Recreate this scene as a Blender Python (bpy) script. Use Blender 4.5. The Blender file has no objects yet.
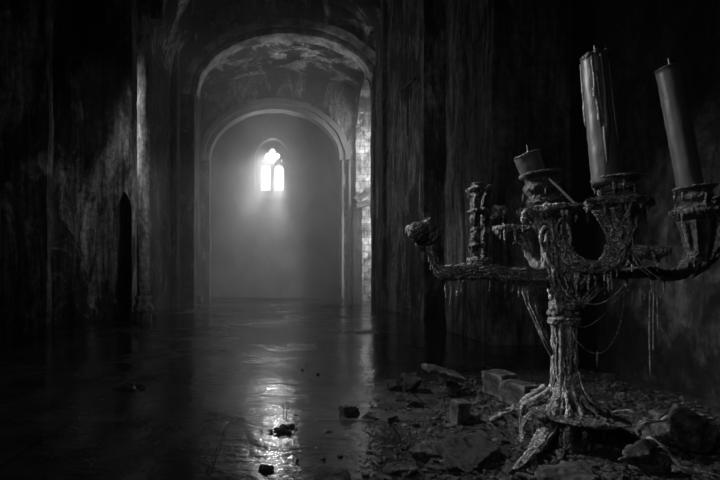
import bpy, bmesh, math, random
from mathutils import Vector, Matrix, noise, Euler

SC = bpy.context.scene
COL = SC.collection
PI = math.pi
F = 480.0            # focal length in pixels, camera height 1 m, looking along +Y
VX, VY = 285.0, 280.0

def P(px, py, Y):
    return Vector(((px - VX) / F * Y, Y, 1.0 - (py - VY) / F * Y))

# ------------------------------------------------------------------ materials
def new_mat(name):
    m = bpy.data.materials.new(name); m.use_nodes = True
    nt = m.node_tree; nt.nodes.clear()
    out = nt.nodes.new('ShaderNodeOutputMaterial')
    b = nt.nodes.new('ShaderNodeBsdfPrincipled')
    nt.links.new(b.outputs[0], out.inputs[0])
    return m, nt, b, out

class N:
    def __init__(s, nt): s.nt = nt
    def co(s, scale=(1,1,1)):
        t = s.nt.nodes.new('ShaderNodeTexCoord'); g = s.nt.nodes.new('ShaderNodeNewGeometry')
        mp = s.nt.nodes.new('ShaderNodeMapping'); mp.inputs['Scale'].default_value = scale
        s.nt.links.new(g.outputs['Position'], mp.inputs[0]); s.nt.nodes.remove(t)
        return mp.outputs[0]
    def oc(s, scale=(1,1,1)):
        t = s.nt.nodes.new('ShaderNodeTexCoord')
        mp = s.nt.nodes.new('ShaderNodeMapping'); mp.inputs['Scale'].default_value = scale
        s.nt.links.new(t.outputs['Object'], mp.inputs[0])
        return mp.outputs[0]
    def noise(s, vec, scale, detail=6, rough=.6, dist=0):
        n = s.nt.nodes.new('ShaderNodeTexNoise')
        n.inputs['Scale'].default_value = scale; n.inputs['Detail'].default_value = detail
        n.inputs['Roughness'].default_value = rough; n.inputs['Distortion'].default_value = dist
        s.nt.links.new(vec, n.inputs['Vector']); return n.outputs[0]
    def voro(s, vec, scale, feat='F1'):
        n = s.nt.nodes.new('ShaderNodeTexVoronoi'); n.feature = feat
        n.inputs['Scale'].default_value = scale
        s.nt.links.new(vec, n.inputs['Vector']); return n.outputs['Distance']
    def ramp(s, fac, stops):
        r = s.nt.nodes.new('ShaderNodeValToRGB'); e = r.color_ramp.elements
        while len(e) < len(stops): e.new(.5)
        for el, (p, v) in zip(e, stops): el.position = p; el.color = (v, v, v, 1)
        s.nt.links.new(fac, r.inputs[0]); return r.outputs[0]
    def math(s, op, a, b):
        m = s.nt.nodes.new('ShaderNodeMath'); m.operation = op
        for i, v in enumerate((a, b)):
            if isinstance(v, (int, float)): m.inputs[i].default_value = v
            else: s.nt.links.new(v, m.inputs[i])
        return m.outputs[0]
    def bump(s, h, dist, strength=1, prev=None):
        b = s.nt.nodes.new('ShaderNodeBump'); b.inputs['Distance'].default_value = dist
        b.inputs['Strength'].default_value = strength
        s.nt.links.new(h, b.inputs['Height'])
        if prev: s.nt.links.new(prev, b.inputs['Normal'])
        return b.outputs[0]
    def brick(s, vec, scale, bw=.5, rh=.25, mortar=.02, off=.5):
        n = s.nt.nodes.new('ShaderNodeTexBrick'); n.inputs['Scale'].default_value = scale
        n.inputs['Mortar Size'].default_value = mortar; n.inputs['Brick Width'].default_value = bw
        n.inputs['Row Height'].default_value = rh; n.offset = off
        n.inputs['Color1'].default_value = (1,1,1,1); n.inputs['Color2'].default_value = (.45,.45,.45,1)
        n.inputs['Mortar'].default_value = (0.2,0.2,0.2,1); n.inputs['Mortar Smooth'].default_value = .3
        s.nt.links.new(vec, n.inputs['Vector']); return n

def plaster(name, lo, hi, streak=1.0, rough=.75, patch=(.42,.56), patchv=.25, zs=1.0):
    """old plaster: vertical water streaks, dark mould patches, chips"""
    m, nt, b, out = new_mat(name); n = N(nt)
    st = n.ramp(n.noise(n.co((1.5, 1.5, .3*zs)), 1.9, 9, .66, .9), [(.36, lo), (.5, (lo+hi)/2), (.62, hi)])
    sf = n.ramp(n.noise(n.co((5/zs**.5, 5/zs**.5, .35*zs)), 2.0, 7, .65, .3), [(.34, .3), (.6, 1.15)])
    pa = n.ramp(n.noise(n.co((1,1,.6)), .8, 10, .68, .7), [(patch[0], patchv), (patch[0]+.06, 1)])
    fine = n.ramp(n.noise(n.co((1,1,1)), 7, 9, .74), [(.36, .35), (.6, 1.25)])
    c = n.math('MULTIPLY', n.math('MULTIPLY', n.math('MULTIPLY', st, sf), pa), fine)
    nt.links.new(c, b.inputs['Base Color'])
    b.inputs['Roughness'].default_value = rough
    b.inputs['Specular IOR Level'].default_value = .35
    h1 = n.bump(n.noise(n.co((2,2,.35)), 3, 8, .7), .12*streak, .8)
    h2 = n.bump(n.noise(n.co((1,1,1)), 14, 8, .75), .03, .9, h1)
    h3 = n.bump(pa, .05, .7, h2)
    nt.links.new(h3, b.inputs['Normal'])
    return m

M = {}
M['plaster'] = plaster('weathered_plaster', .05, .6, 1, .7, (.47,.56), .22)
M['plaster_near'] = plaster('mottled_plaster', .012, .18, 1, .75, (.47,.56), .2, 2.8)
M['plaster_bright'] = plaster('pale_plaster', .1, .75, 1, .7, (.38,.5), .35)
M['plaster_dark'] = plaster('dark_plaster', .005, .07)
M['vault'] = plaster('peeling_vault_plaster', .35, .8, .3, .8, (.49,.53), .05)
M['column'] = plaster('column_plaster', .16, .45, .6, .8, (.40,.48), .5, 2)
M['vault_rear'] = plaster('stained_spandrel_plaster', .12, .4, .3, .8, (.47,.52), .12, 2.5)
M['far'] = plaster('far_wall_plaster', .34, .38, .4, .9, (.38,.6), .7, 2.5)

def stone_mat(name, lo, hi, sc=8, rough=.6, spec=.5, obj=True):
    m, nt, b, out = new_mat(name); n = N(nt)
    v = n.oc() if obj else n.co()
    c = n.ramp(n.noise(v, sc, 8, .7), [(.4, lo), (.66, hi)])
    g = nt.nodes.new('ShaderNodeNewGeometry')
    c = n.math('MULTIPLY', c, n.ramp(g.outputs['Pointiness'], [(.44, .3), (.5, .8), (.56, 2.2)]))  # raised edges lightened, hollows darkened: highlight and shade put into the colour
    nt.links.new(c, b.inputs['Base Color'])
    b.inputs['Roughness'].default_value = rough
    b.inputs['Specular IOR Level'].default_value = spec
    h = n.bump(n.noise(v, sc*3, 8, .75), .03, .9)
    h = n.bump(n.noise(v, sc*14, 5, .7), .008, .9, h)
    nt.links.new(h, b.inputs['Normal'])
    return m
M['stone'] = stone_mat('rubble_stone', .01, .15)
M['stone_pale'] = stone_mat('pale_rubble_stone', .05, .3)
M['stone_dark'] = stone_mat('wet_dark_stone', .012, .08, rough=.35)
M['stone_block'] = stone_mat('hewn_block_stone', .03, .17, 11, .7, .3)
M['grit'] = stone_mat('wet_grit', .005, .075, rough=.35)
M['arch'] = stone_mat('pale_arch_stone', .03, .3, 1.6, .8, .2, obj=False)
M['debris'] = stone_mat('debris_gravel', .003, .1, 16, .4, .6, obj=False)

def brick_mat():
    m, nt, b, out = new_mat('exposed_brickwork'); n = N(nt)
    g = nt.nodes.new('ShaderNodeNewGeometry'); s = nt.nodes.new('ShaderNodeSeparateXYZ'); cb = nt.nodes.new('ShaderNodeCombineXYZ')
    nt.links.new(g.outputs['Position'], s.inputs[0])
    nt.links.new(n.math('ADD', s.outputs[0], s.outputs[1]), cb.inputs[0]); nt.links.new(s.outputs[2], cb.inputs[1])
    br = n.brick(cb.outputs[0], 1.5, .62, .5, .025)
    fine = n.ramp(n.noise(n.co(), 2.2, 9, .75), [(.38, .06), (.66, .95)])
    c = n.math('MULTIPLY', br.outputs[0], fine)
    nt.links.new(c, b.inputs['Base Color']); b.inputs['Roughness'].default_value = .8
    h = n.bump(br.outputs[0], .04, .8); h = n.bump(n.noise(n.co(), 12, 6, .7), .03, .8, h)
    nt.links.new(h, b.inputs['Normal']); return m
M['brick'] = brick_mat()

def floor_mat():
    m, nt, b, out = new_mat('wet_flagstone_floor'); n = N(nt)
    br = n.brick(n.co((1,1,1)), .55, .62, .62, .006, .35)
    fine = n.ramp(n.noise(n.co(), 2.5, 9, .7), [(.35, .015), (.65, .11)])
    c = n.math('MULTIPLY', fine, br.outputs[0])
    nt.links.new(c, b.inputs['Base Color'])
    pud = n.noise(n.co((.55, .7, 1)), .9, 9, .68, .8)
    rg = n.ramp(pud, [(.42, .05), (.54, .18), (.64, .5)])
    nt.links.new(rg, b.inputs['Roughness'])
    sp = n.ramp(pud, [(.44, .8), (.54, .35), (.64, .08)])
    nt.links.new(sp, b.inputs['Specular IOR Level'])
    h1 = n.bump(n.noise(n.co((1, 1.2, 1)), 4.5, 3, .6), .007, .9)
    h2 = n.bump(n.noise(n.co((1, 1, 1)), 16, 3, .6), .0028, 1, h1)
    h3 = n.bump(br.outputs['Fac'], -.010, 1, h2)
    nt.links.new(h3, b.inputs['Normal'])
    return m
M['floor'] = floor_mat()
def far_mat():
    m, nt, b, out = new_mat('far_wall_render'); n = N(nt)
    c = n.ramp(n.noise(n.co((1,1,.7)), .9, 6, .6, .4), [(.35, .13), (.65, .26)])
    nt.links.new(c, b.inputs['Base Color']); b.inputs['Roughness'].default_value = .9
    nt.links.new(n.bump(n.noise(n.co(), 5, 7, .65), .03, .7), b.inputs['Normal'])
    return m
M['far'] = far_mat()

def wax_crust(name, lo, hi, rough, metal=0.0):
    m, nt, b, out = new_mat(name); n = N(nt)
    v = n.co()
    a = n.noise(v, 22, 8, .75); 
    c = n.ramp(a, [(.36, lo), (.5, (lo+hi)*.3), (.68, hi)])
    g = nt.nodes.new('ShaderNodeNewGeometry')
    c = n.math('MULTIPLY', c, n.ramp(g.outputs['Pointiness'], [(.44, .03), (.5, .38), (.57, 2.2)]))  # lit ridges and shaded cavities painted into the crust colour
    nt.links.new(c, b.inputs['Base Color'])
    r = n.ramp(n.noise(v, 40, 5, .7), [(.3, rough-.15), (.7, rough+.2)])
    nt.links.new(r, b.inputs['Roughness'])
    b.inputs['Specular IOR Level'].default_value = .6
    b.inputs['Metallic'].default_value = metal
    h = n.bump(n.noise(v, 55, 8, .75), .012, 1)
    h = n.bump(n.noise(v, 190, 4, .7), .004, 1, h)
    nt.links.new(h, b.inputs['Normal']); return m
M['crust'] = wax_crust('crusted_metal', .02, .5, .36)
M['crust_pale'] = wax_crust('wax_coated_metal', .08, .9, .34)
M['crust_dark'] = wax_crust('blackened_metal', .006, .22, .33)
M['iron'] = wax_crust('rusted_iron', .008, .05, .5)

def wax(name, col):
    m, nt, b, out = new_mat(name); n = N(nt)
    c = n.ramp(n.noise(n.oc((1,1,.3)), 18, 6, .6), [(.3, col*.6), (.7, col)])
    nt.links.new(c, b.inputs['Base Color']); b.inputs['Roughness'].default_value = .42
    b.inputs['Specular IOR Level'].default_value = .6
    h = n.bump(n.noise(n.oc((1,1,.4)), 40, 6, .6), .004, .7)
    nt.links.new(h, b.inputs['Normal']); return m
M['wax'] = wax('dusty_candle_wax', .09)
M['wick'] = wax('charred_wick', .12)
M['wax_pale'] = wax('pale_taper_wax', .8)

m, nt, b, out = new_mat('clear_window_glass')
tr = nt.nodes.new('ShaderNodeBsdfTransparent'); tr.inputs[0].default_value = (.95,.95,.95,1)
nt.links.new(tr.outputs[0], out.inputs[0])
M['pane'] = m

# ------------------------------------------------------------------ helpers
def setp(o, label=None, cat=None, group=None, kind=None):
    if label: o['label'] = label
    if cat: o['category'] = cat
    if group: o['group'] = group
    if kind: o['kind'] = kind
    return o

def link(name, bm, mat, parent=None, smooth=False, origin=None):
    if origin is not None:
        bmesh.ops.translate(bm, verts=bm.verts, vec=-Vector(origin))
    bmesh.ops.recalc_face_normals(bm, faces=bm.faces)
    me = bpy.data.meshes.new(name); bm.to_mesh(me); bm.free()
    if smooth:
        me.polygons.foreach_set('use_smooth', [True]*len(me.polygons))
    me.materials.append(M[mat] if isinstance(mat, str) else mat)
    o = bpy.data.objects.new(name, me); COL.objects.link(o)
    if parent is not None:
        o.parent = parent
        if origin is not None: o.location = Vector(origin) - parent.location
        else: o.location = -parent.location
    elif origin is not None: o.location = origin
    return o

def empty(name, loc, label, cat, group=None):
    o = bpy.data.objects.new(name, None); COL.objects.link(o); o.location = loc
    o.empty_display_size = .2
    return setp(o, label, cat, group)

def box(bm, x0, x1, y0, y1, z0, z1, mtx=None):
    r = bmesh.ops.create_cube(bm, size=1)
    bmesh.ops.scale(bm, verts=r['verts'], vec=(x1-x0, y1-y0, z1-z0))
    bmesh.ops.translate(bm, verts=r['verts'], vec=((x0+x1)/2, (y0+y1)/2, (z0+z1)/2))
    if mtx is not None: bmesh.ops.transform(bm, verts=r['verts'], matrix=mtx)
    return r['verts']

def catmull(pts, k=6):
    """pts: list of (Vector, radius) -> smoothly resampled"""
    if len(pts) < 3: k2 = k
    out = []
    n = len(pts)
    for i in range(n-1):
        p0 = pts[max(i-1, 0)]; p1 = pts[i]; p2 = pts[i+1]; p3 = pts[min(i+2, n-1)]
        for j in range(k):
            t = j/k
            def cr(a, b, c, d):
                return .5*((2*b) + (c-a)*t + (2*a-5*b+4*c-d)*t*t + (3*b-a-3*c+d)*t**3)
            out.append((cr(p0[0], p1[0], p2[0], p3[0]), max(.001, p1[1]+(p2[1]-p1[1])*t)))
    out.append(pts[-1]); return out

def frames(pts):
    fr = []; up = None
    for i, (p, r) in enumerate(pts):
        a = pts[max(i-1, 0)][0]; b = pts[min(i+1, len(pts)-1)][0]
        t = (b-a)
        t = t.normalized() if t.length > 1e-6 else Vector((0,0,1))
        if up is None:
            up = t.orthogonal().normalized()
        up = (up - t*up.dot(t))
        up = up.normalized() if up.length > 1e-6 else t.orthogonal().normalized()
        fr.append((t, up, t.cross(up)))
    return fr

def tube(bm, pts, seg=8, rough=0.0, flute=0, fdepth=0.0):
    fr = frames(pts); rings = []
    for (p, r), (t, u, v) in zip(pts, fr):
        ring = []
        for k in range(seg):
            a = 2*PI*k/seg
            rr = r*(1+fdepth*math.cos(flute*a)) if flute else r
            q = p + (u*math.cos(a)+v*math.sin(a))*rr
            if rough: q = q + (u*math.cos(a)+v*math.sin(a))*rough*noise.noise(q*22)
            ring.append(bm.verts.new(q))
        rings.append(ring)
    for a, b in zip(rings, rings[1:]):
        for k in range(seg):
            bm.faces.new((a[k], a[(k+1)%seg], b[(k+1)%seg], b[k]))
    bm.faces.new(rings[0][::-1]); bm.faces.new(rings[-1])

def path(px_list, k=6):
    """list of (px, py, Y, radius_px) -> smooth path"""
    return catmull([(P(a, b, Y), r/F*Y) for a, b, Y, r in px_list], k)

def lathe(bm, prof, origin, axis=Vector((0,0,1)), seg=24, wob=0.0):
    q = Vector((0,0,1)).rotation_difference(axis.normalized())
    rings = []
    for r, z in prof:
        ring = []
        for k in range(seg):
            a = 2*PI*k/seg
            rr = r*(1+wob*noise.noise(Vector((math.cos(a)*1.5, math.sin(a)*1.5, z*20+origin.x*7))))
            ring.append(bm.verts.new(origin + q @ Vector((rr*math.cos(a), rr*math.sin(a), z))))
        rings.append(ring)
    for a, b in zip(rings, rings[1:]):
        for k in range(seg):
            bm.faces.new((a[k], a[(k+1)%seg], b[(k+1)%seg], b[k]))
    bm.faces.new(rings[0][::-1]); bm.faces.new(rings[-1])

def drip(bm, p, L, r, rng, sway=.01):
    pts = []; n = 5
    dx, dy = rng.uniform(-sway, sway), rng.uniform(-sway, sway)
    for i in range(n):
        t = i/(n-1)
        pts.append((p+Vector((dx*t, dy*t, -L*t)), r*(1-.75*t)*(1.0 if i < n-1 else .8)+.0008))
    tube(bm, pts, 6)

def strands(bm, pts, n, rng, rad=.006, spread=1.0, twist=1.5, lo=0, hi=1):
    """ropy strands that run along a path's surface"""
    fr = frames(pts); L = len(pts)
    for s in range(n):
        a0 = rng.uniform(0, 2*PI); tw = rng.uniform(-twist, twist)
        i0 = int(L*max(lo, rng.uniform(lo-.1, hi-.3))); i1 = int(min(L, i0+L*rng.uniform(.3, .9)))
        if i1-i0 < 3: continue
        out = []
        for i in range(i0, i1):
            p, r = pts[i]; t, u, v = fr[i]
            a = a0+tw*i/L+.5*noise.noise(Vector((s*3.1, i*.25, 0)))
            rr = r*spread*(1+.12*noise.noise(Vector((i*.4, s*1.7, 3))))
            e = min(i-i0, i1-1-i)/3.0
            out.append((p+(u*math.cos(a)+v*math.sin(a))*rr, rad*(min(1, .35+e))*(1+.5*noise.noise(Vector((i*.7, s, 9))))))
        tube(bm, out, 5)

TEX = {}
def crustify(o, voxel=.006, disp=.012, size=.03, fine=.005):
    r = o.modifiers.new('skin', 'REMESH'); r.mode = 'VOXEL'; r.voxel_size = voxel; r.use_smooth_shade = True
    for i, (d, s) in enumerate(((disp, size), (fine, size*.3))):
        if d <= 0: continue
        key = round(s, 4)
        if key not in TEX:
            t = bpy.data.textures.new('crust_noise', 'CLOUDS'); t.noise_scale = s; t.noise_depth = 4; TEX[key] = t
        m = o.modifiers.new('crust', 'DISPLACE'); m.texture = TEX[key]; m.strength = d; m.mid_level = .5
        m.texture_coords = 'LOCAL'
    return o

# ------------------------------------------------------------------ camera
cam = bpy.data.cameras.new('camera'); co = bpy.data.objects.new('camera', cam); COL.objects.link(co)
cam.sensor_width = 36; cam.lens = 24
co.location = (0, 0, 1); co.rotation_euler = (PI/2, 0, 0)
cam.shift_x = (360-VX)/720; cam.shift_y = (VY-240)/720
cam.clip_end = 200
SC.camera = co

# ------------------------------------------------------------------ the hall
def wall(name, plan, z0, z1, mat, step=.16, amp=.05, th=None, nsc=.9, close=0.5):
    """plan polyline (x,y); a worn surface over it with corners kept"""
    pts = []
    for (x0, y0), (x1, y1) in zip(plan, plan[1:]):
        L = math.hypot(x1-x0, y1-y0); n = max(1, int(L/step))
        for i in range(n): pts.append((x0+(x1-x0)*i/n, y0+(y1-y0)*i/n))
    pts.append(plan[-1])
    nz = int((z1-z0)/(step*1.5))
    bm = bmesh.new(); grid = []
    for i, (x, y) in enumerate(pts):
        a = pts[max(0, i-1)]; b = pts[min(len(pts)-1, i+1)]
        nx, ny = (b[1]-a[1]), -(b[0]-a[0]); l = math.hypot(nx, ny) or 1; nx /= l; ny /= l
        colv = []
        for j in range(nz+1):
            z = z0+(z1-z0)*j/nz
            d = amp*(noise.fractal(Vector((x*nsc, y*nsc, z*nsc*.6)), .9, 2.0, 5)) + amp*.35*noise.noise(Vector((x*5, y*5, z*1.2)))
            colv.append(bm.verts.new((x+nx*d, y+ny*d, z)))
        grid.append(colv)
    for a, b in zip(grid, grid[1:]):
        for j in range(nz): bm.faces.new((a[j], b[j], b[j+1], a[j+1]))
    o = link(name, bm, mat, smooth=False)
    return setp(o, kind='structure')

TOP = 13.2
# floor
bm = bmesh.new()
nx, ny = 110, 160
g = []
for i in range(nx+1):
    row = []
    for j in range(ny+1):
        x = -9+18*i/nx; y = -3+31*j/ny
        z = .012*noise.fractal(Vector((x*.8, y*.8, 0)), 1, 2, 4)
        row.append(bm.verts.new((x, y, min(z, .01))))
    g.append(row)
for i in range(nx):
    for j in range(ny): bm.faces.new((g[i][j], g[i+1][j], g[i+1][j+1], g[i][j+1]))
setp(link('floor', bm, 'floor', smooth=True), kind='structure')

# right side
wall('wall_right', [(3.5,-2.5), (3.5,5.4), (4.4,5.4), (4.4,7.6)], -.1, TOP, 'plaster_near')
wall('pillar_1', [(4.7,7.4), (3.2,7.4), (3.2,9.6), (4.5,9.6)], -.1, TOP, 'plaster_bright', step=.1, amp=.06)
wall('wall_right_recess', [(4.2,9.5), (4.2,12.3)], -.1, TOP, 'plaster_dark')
wall('wall_right_rear', [(4.5,12.1), (3.5,12.1), (3.5,16.6), (3.38,16.6), (3.38,17.4), (3.5,17.4), (3.5,18.6), (3.42,18.6), (3.42,19.2), (4.3,19.2)], -.1, TOP, 'plaster', step=.12)

# arcade opening on the right: pointed arch, brick far jamb
def side_wall():
    bm = bmesh.new()
    Y0, Y1, zs, za = 19.2, 22.7, 8.2, 9.6
    n = 24; arch = []
    for i in range(n+1):
        t = i/n; y = Y0+(Y1-Y0)*t; u = abs(2*t-1)
        arch.append((y, zs+(za-zs)*math.sqrt(max(0, 1-u**1.7))))
    for X, in ((3.42,), (4.3,)):
        vs = [bm.verts.new((X, y, z+.03*noise.noise(Vector((y*4, z*4, 1))))) for y, z in arch]
        tp = [bm.verts.new((X, y, TOP)) for y, z in arch]
        for i in range(n): bm.faces.new((vs[i], vs[i+1], tp[i+1], tp[i]))
        if X < 4: keep = vs
        else:
            for i in range(n): bm.faces.new((keep[i], keep[i+1], vs[i+1], vs[i]))
    return setp(link('wall_right_arch', bm, 'plaster'), kind='structure')
side_wall()
# far jamb, bare brick, rough edge
bm = bmesh.new()
cols = 8; rows = 60; gg = []
for i in range(cols+1):
    r_ = []
    for j in range(rows+1):
        x = 3.35+.95*i/cols; z = 10.4*j/rows
        y = 22.7+.05*noise.noise(Vector((x*6, z*4, 0)))
        if i == 0: x += .06*noise.noise(Vector((0, z*3, 5)))
        r_.append(bm.verts.new((x, y, z)))
    gg.append(r_)
for i in range(cols):
    for j in range(rows): bm.faces.new((gg[i][j], gg[i+1][j], gg[i+1][j+1], gg[i][j+1]))
setp(link('wall_right_jamb', bm, 'brick'), kind='structure')
wall('trim_1', [(3.62,22.9), (3.62,22.5), (3.2,22.5), (3.2,22.9)], 0, 4.6, 'plaster_dark', step=.08, amp=.03)

# broken transom stones across the opening
def worn_block(name, cx, cy, cz, sx, sy, sz, rot, mat, seed, chip=.15, parent=None, cuts=5):
    bm = bmesh.new(); box(bm, -sx/2, sx/2, -sy/2, sy/2, -sz/2, sz/2)
    bmesh.ops.subdivide_edges(bm, edges=bm.edges, cuts=cuts, use_grid_fill=True)
    s = min(sx, sy, sz)
    for v in bm.verts:
        c = v.co
        e = sum(1 for a, h in ((c.x, sx/2), (c.y, sy/2), (c.z, sz/2)) if abs(abs(a)-h) < 1e-5)
        nn = noise.fractal(c*(2.2/s)*.6+Vector((seed*7.3, 0, 0)), .8, 2, 4)
        k = (chip*.25 if e == 1 else chip*.6 if e == 2 else chip)*s
        d = c.normalized()*k*(nn-.35 if e > 1 else nn)
        v.co += d
    o = link(name, bm, mat, parent)
    o.rotation_euler = rot; o.location = (cx, cy, cz)
    return o
for (px, py, dy, a, L, hgt) in ((363, 193, 21.6, -.62, 1.25, .3), (364, 203, 22.2, -.25, 1.1, .26)):
    p = P(px, py, dy)
    o = worn_block('broken_transom', p.x+.15, p.y, p.z, L, .5, hgt, (0, a, 0), 'stone', px, .2)
    setp(o, ('tilted upper' if py < 200 else 'level lower')+' stone bar across the tall brick-lined side opening', 'stone bar')

# left side: plan follows the piers
wall('wall_left', [(-9,8.6), (-4.25,8.6), (-4.25,8.8), (-6.5,8.8)], -.1, TOP, 'plaster', step=.12, amp=.07)
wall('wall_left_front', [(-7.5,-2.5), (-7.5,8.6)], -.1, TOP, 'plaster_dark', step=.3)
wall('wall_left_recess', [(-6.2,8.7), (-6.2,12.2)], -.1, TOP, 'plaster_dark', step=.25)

# plinth course of the near-left wall
bm = bmesh.new(); box(bm, -7.4, -4.2, 8.42, 8.6, 0, .32)
bmesh.ops.subdivide_edges(bm, edges=bm.edges, cuts=12, use_grid_fill=True)
for v in bm.verts: v.co += Vector((0, 1, 1))*.03*noise.noise(v.co*3)
setp(link('baseboard_left', bm, 'plaster'), kind='structure')

# pier with a narrow pointed doorway
def niche_wall():
    bm = bmesh.new()
    X0, X1, Y = -6.2, -3.83, 12.0
    a0, a1 = P(117.5, 300, 12).x, P(131.5, 300, 12).x
    zt, zs = P(124, 192, 12).z, P(124, 206, 12).z
    n = 16; mid = (a0+a1)/2; hw = (a1-a0)/2
    arch = []
    for i in range(n+1):
        t = -1+2*i/n
        arch.append((mid+hw*t, zs+(zt-zs)*(1-abs(t)**1.6)))
    def q(x, z, y=Y):
        d = .05*noise.fractal(Vector((x*1.2, 3, z*.7)), .9, 2, 5) if y == Y else 0
        return bm.verts.new((x, y+d, z))
    zl = [-.1+(TOP+.1)*k/90 for k in range(91)]
    def panel(xa, xb, z0, z1, nx_):
        zz = [z for z in zl if z0 < z < z1]; zz = [z0]+zz+[z1]
        cols_ = [[q(xa+(xb-xa)*i/nx_, z) for z in zz] for i in range(nx_+1)]
        for a, b in zip(cols_, cols_[1:]):
            for j in range(len(zz)-1): bm.faces.new((a[j], b[j], b[j+1], a[j+1]))
    panel(X0, a0, -.1, TOP, 14); panel(a1, X1, -.1, TOP, 3)
    lo = [q(x, z) for x, z in arch]; hi = [q(x, zt+.3) for x, z in arch]
    for i in range(n): bm.faces.new((lo[i], lo[i+1], hi[i+1], hi[i]))
    panel(a0, a1, zt+.3, TOP, 5)
    # reveal
    outl = [(a0, -.1)]+arch+[(a1, -.1)]
    f = [bm.verts.new((x, Y, z)) for x, z in outl]; bk = [bm.verts.new((x, Y+.5, z)) for x, z in outl]
    for i in range(len(outl)-1): bm.faces.new((f[i], f[i+1], bk[i+1], bk[i]))
    # side face of the pier
    panel_pts = [[bm.verts.new((X1+.03*noise.noise(Vector((0, y, z*2))), y, z)) for z in zl] for y in (12, 12.3, 12.7, 13.0)]
    for a, b in zip(panel_pts, panel_pts[1:]):
        for j in range(len(zl)-1): bm.faces.new((a[j], b[j], b[j+1], a[j+1]))
    return setp(link('pillar_2', bm, 'plaster'), kind='structure')
niche_wall()
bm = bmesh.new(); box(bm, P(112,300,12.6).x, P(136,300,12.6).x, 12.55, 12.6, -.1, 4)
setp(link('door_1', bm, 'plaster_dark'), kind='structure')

# rear-left wall and the pier under the near arch
wall('wall_left_rear', [(-3.83,13.0), (-4.3,13.0), (-4.3,18.0), (-4.05,18.0), (-4.05,18.6), (-3.52,18.6), (-3.52,19.2), (-4.0,19.2), (-4.0,20.6), (-3.85,20.6), (-3.85,21.3), (-4.0,21.3), (-4.0,22.9)], -.1, TOP, 'plaster_near', step=.12, amp=.04)

# round column with base
def column(px, Y, rpx):
    c = P(px, 300, Y); x = c.x; r = rpx/F*Y
    t = empty('column', (x, Y, 0), 'slender round stone column beside the pier with the pointed doorway', 'column')
    bm = bmesh.new()
    zz = [(.62+ (TOP-.62)*i/60) for i in range(61)]
    tube(bm, [(Vector((x, Y, z)), r*(1+.02*noise.noise(Vector((0,0,z*2))))) for z in zz], 20, .03)
    link('shaft', bm, 'column', t, smooth=True)
    bm = bmesh.new()
    lathe(bm, [(r*1.5,0),(r*1.6,.05),(r*1.55,.12),(r*1.25,.2),(r*1.15,.25),(r*1.35,.28),(r*1.4,.33),(r*1.3,.37),(r*1.0,.4)], Vector((x,Y,.24)), seg=24, wob=.1)
    link('base', bm, 'plaster_bright', t, smooth=True)
    bm = bmesh.new(); box(bm, x-r*1.7, x+r*1.7, Y-r*1.7, Y+r*1.7, -.05, .24)
    bmesh.ops.subdivide_edges(bm, edges=bm.edges, cuts=5, use_grid_fill=True)
    for v in bm.verts: v.co += Vector((1,1,1))*.04*noise.noise(v.co*5)
    link('plinth', bm, 'plaster', t)
column(143.5, 11.55, 6)

# ------------------------------------------------------------------ arches, vaults, chancel
def arch_ring(name, cx, y0, y1, a, b, th, zs, mat, n=64, amp=.03, legs=0):
    bm = bmesh.new(); R = []
    for i in range(n+1):
        t = PI*i/n
        ring = []
        for (aa, bb, yy) in ((a, b, y0), (a+th*.45, b+th*.45, y0), (a+th*.5, b+th*.5, y0-.08), (a+th, b+th, y0-.08), (a+th, b+th, y1), (a, b, y1)):
            p = Vector((cx-aa*math.cos(t), yy, zs+bb*math.sin(t)))
            d = amp*noise.fractal(p*2.2, .9, 2, 4)
            p += Vector((math.cos(t)*d, d*.6, -math.sin(t)*d))
            ring.append(bm.verts.new(p))
        R.append(ring)
    for p, q in zip(R, R[1:]):
        for k in range(6): bm.faces.new((p[k], p[(k+1)%6], q[(k+1)%6], q[k]))
    bm.faces.new(R[0]); bm.faces.new(R[-1])
    return setp(link(name, bm, mat), kind='structure')

def vault(name, cx, y0, y1, a, b, zs, mat, n=60, m=24, amp=.06):
    bm = bmesh.new(); R = []
    for i in range(n+1):
        t = PI*i/n; row = []
        for j in range(m+1):
            y = y0+(y1-y0)*j/m
            p = Vector((cx-a*math.cos(t), y, zs+b*math.sin(t)))
            d = amp*noise.fractal(p*1.3, .9, 2, 5)
            row.append(bm.verts.new(p+Vector((math.cos(t)*d, 0, -math.sin(t)*d))))
        R.append(row)
    for p, q in zip(R, R[1:]):
        for j in range(m): bm.faces.new((p[j], q[j], q[j+1], p[j+1]))
    return setp(link(name, bm, mat), kind='structure')

arch_ring('trim_2', .07, 18.6, 19.2, 3.5, 2.35, .55, 8.2, 'arch')
vault('ceiling', .0, 12.5, 18.7, 4.3, 3.9, 8.3, 'vault')
vault('ceiling_rear', -.2, 19.1, 25, 5.3, 2.7, 8.15, 'vault')
arch_ring('trim_3', -.1, 14.9, 15.4, 3.75, 3.0, .5, 9.1, 'vault')
bm = bmesh.new(); box(bm, -9, 9, -3, 12.6, TOP-.3, TOP)
setp(link('ceiling_front', bm, 'plaster_dark'), kind='structure')
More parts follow.
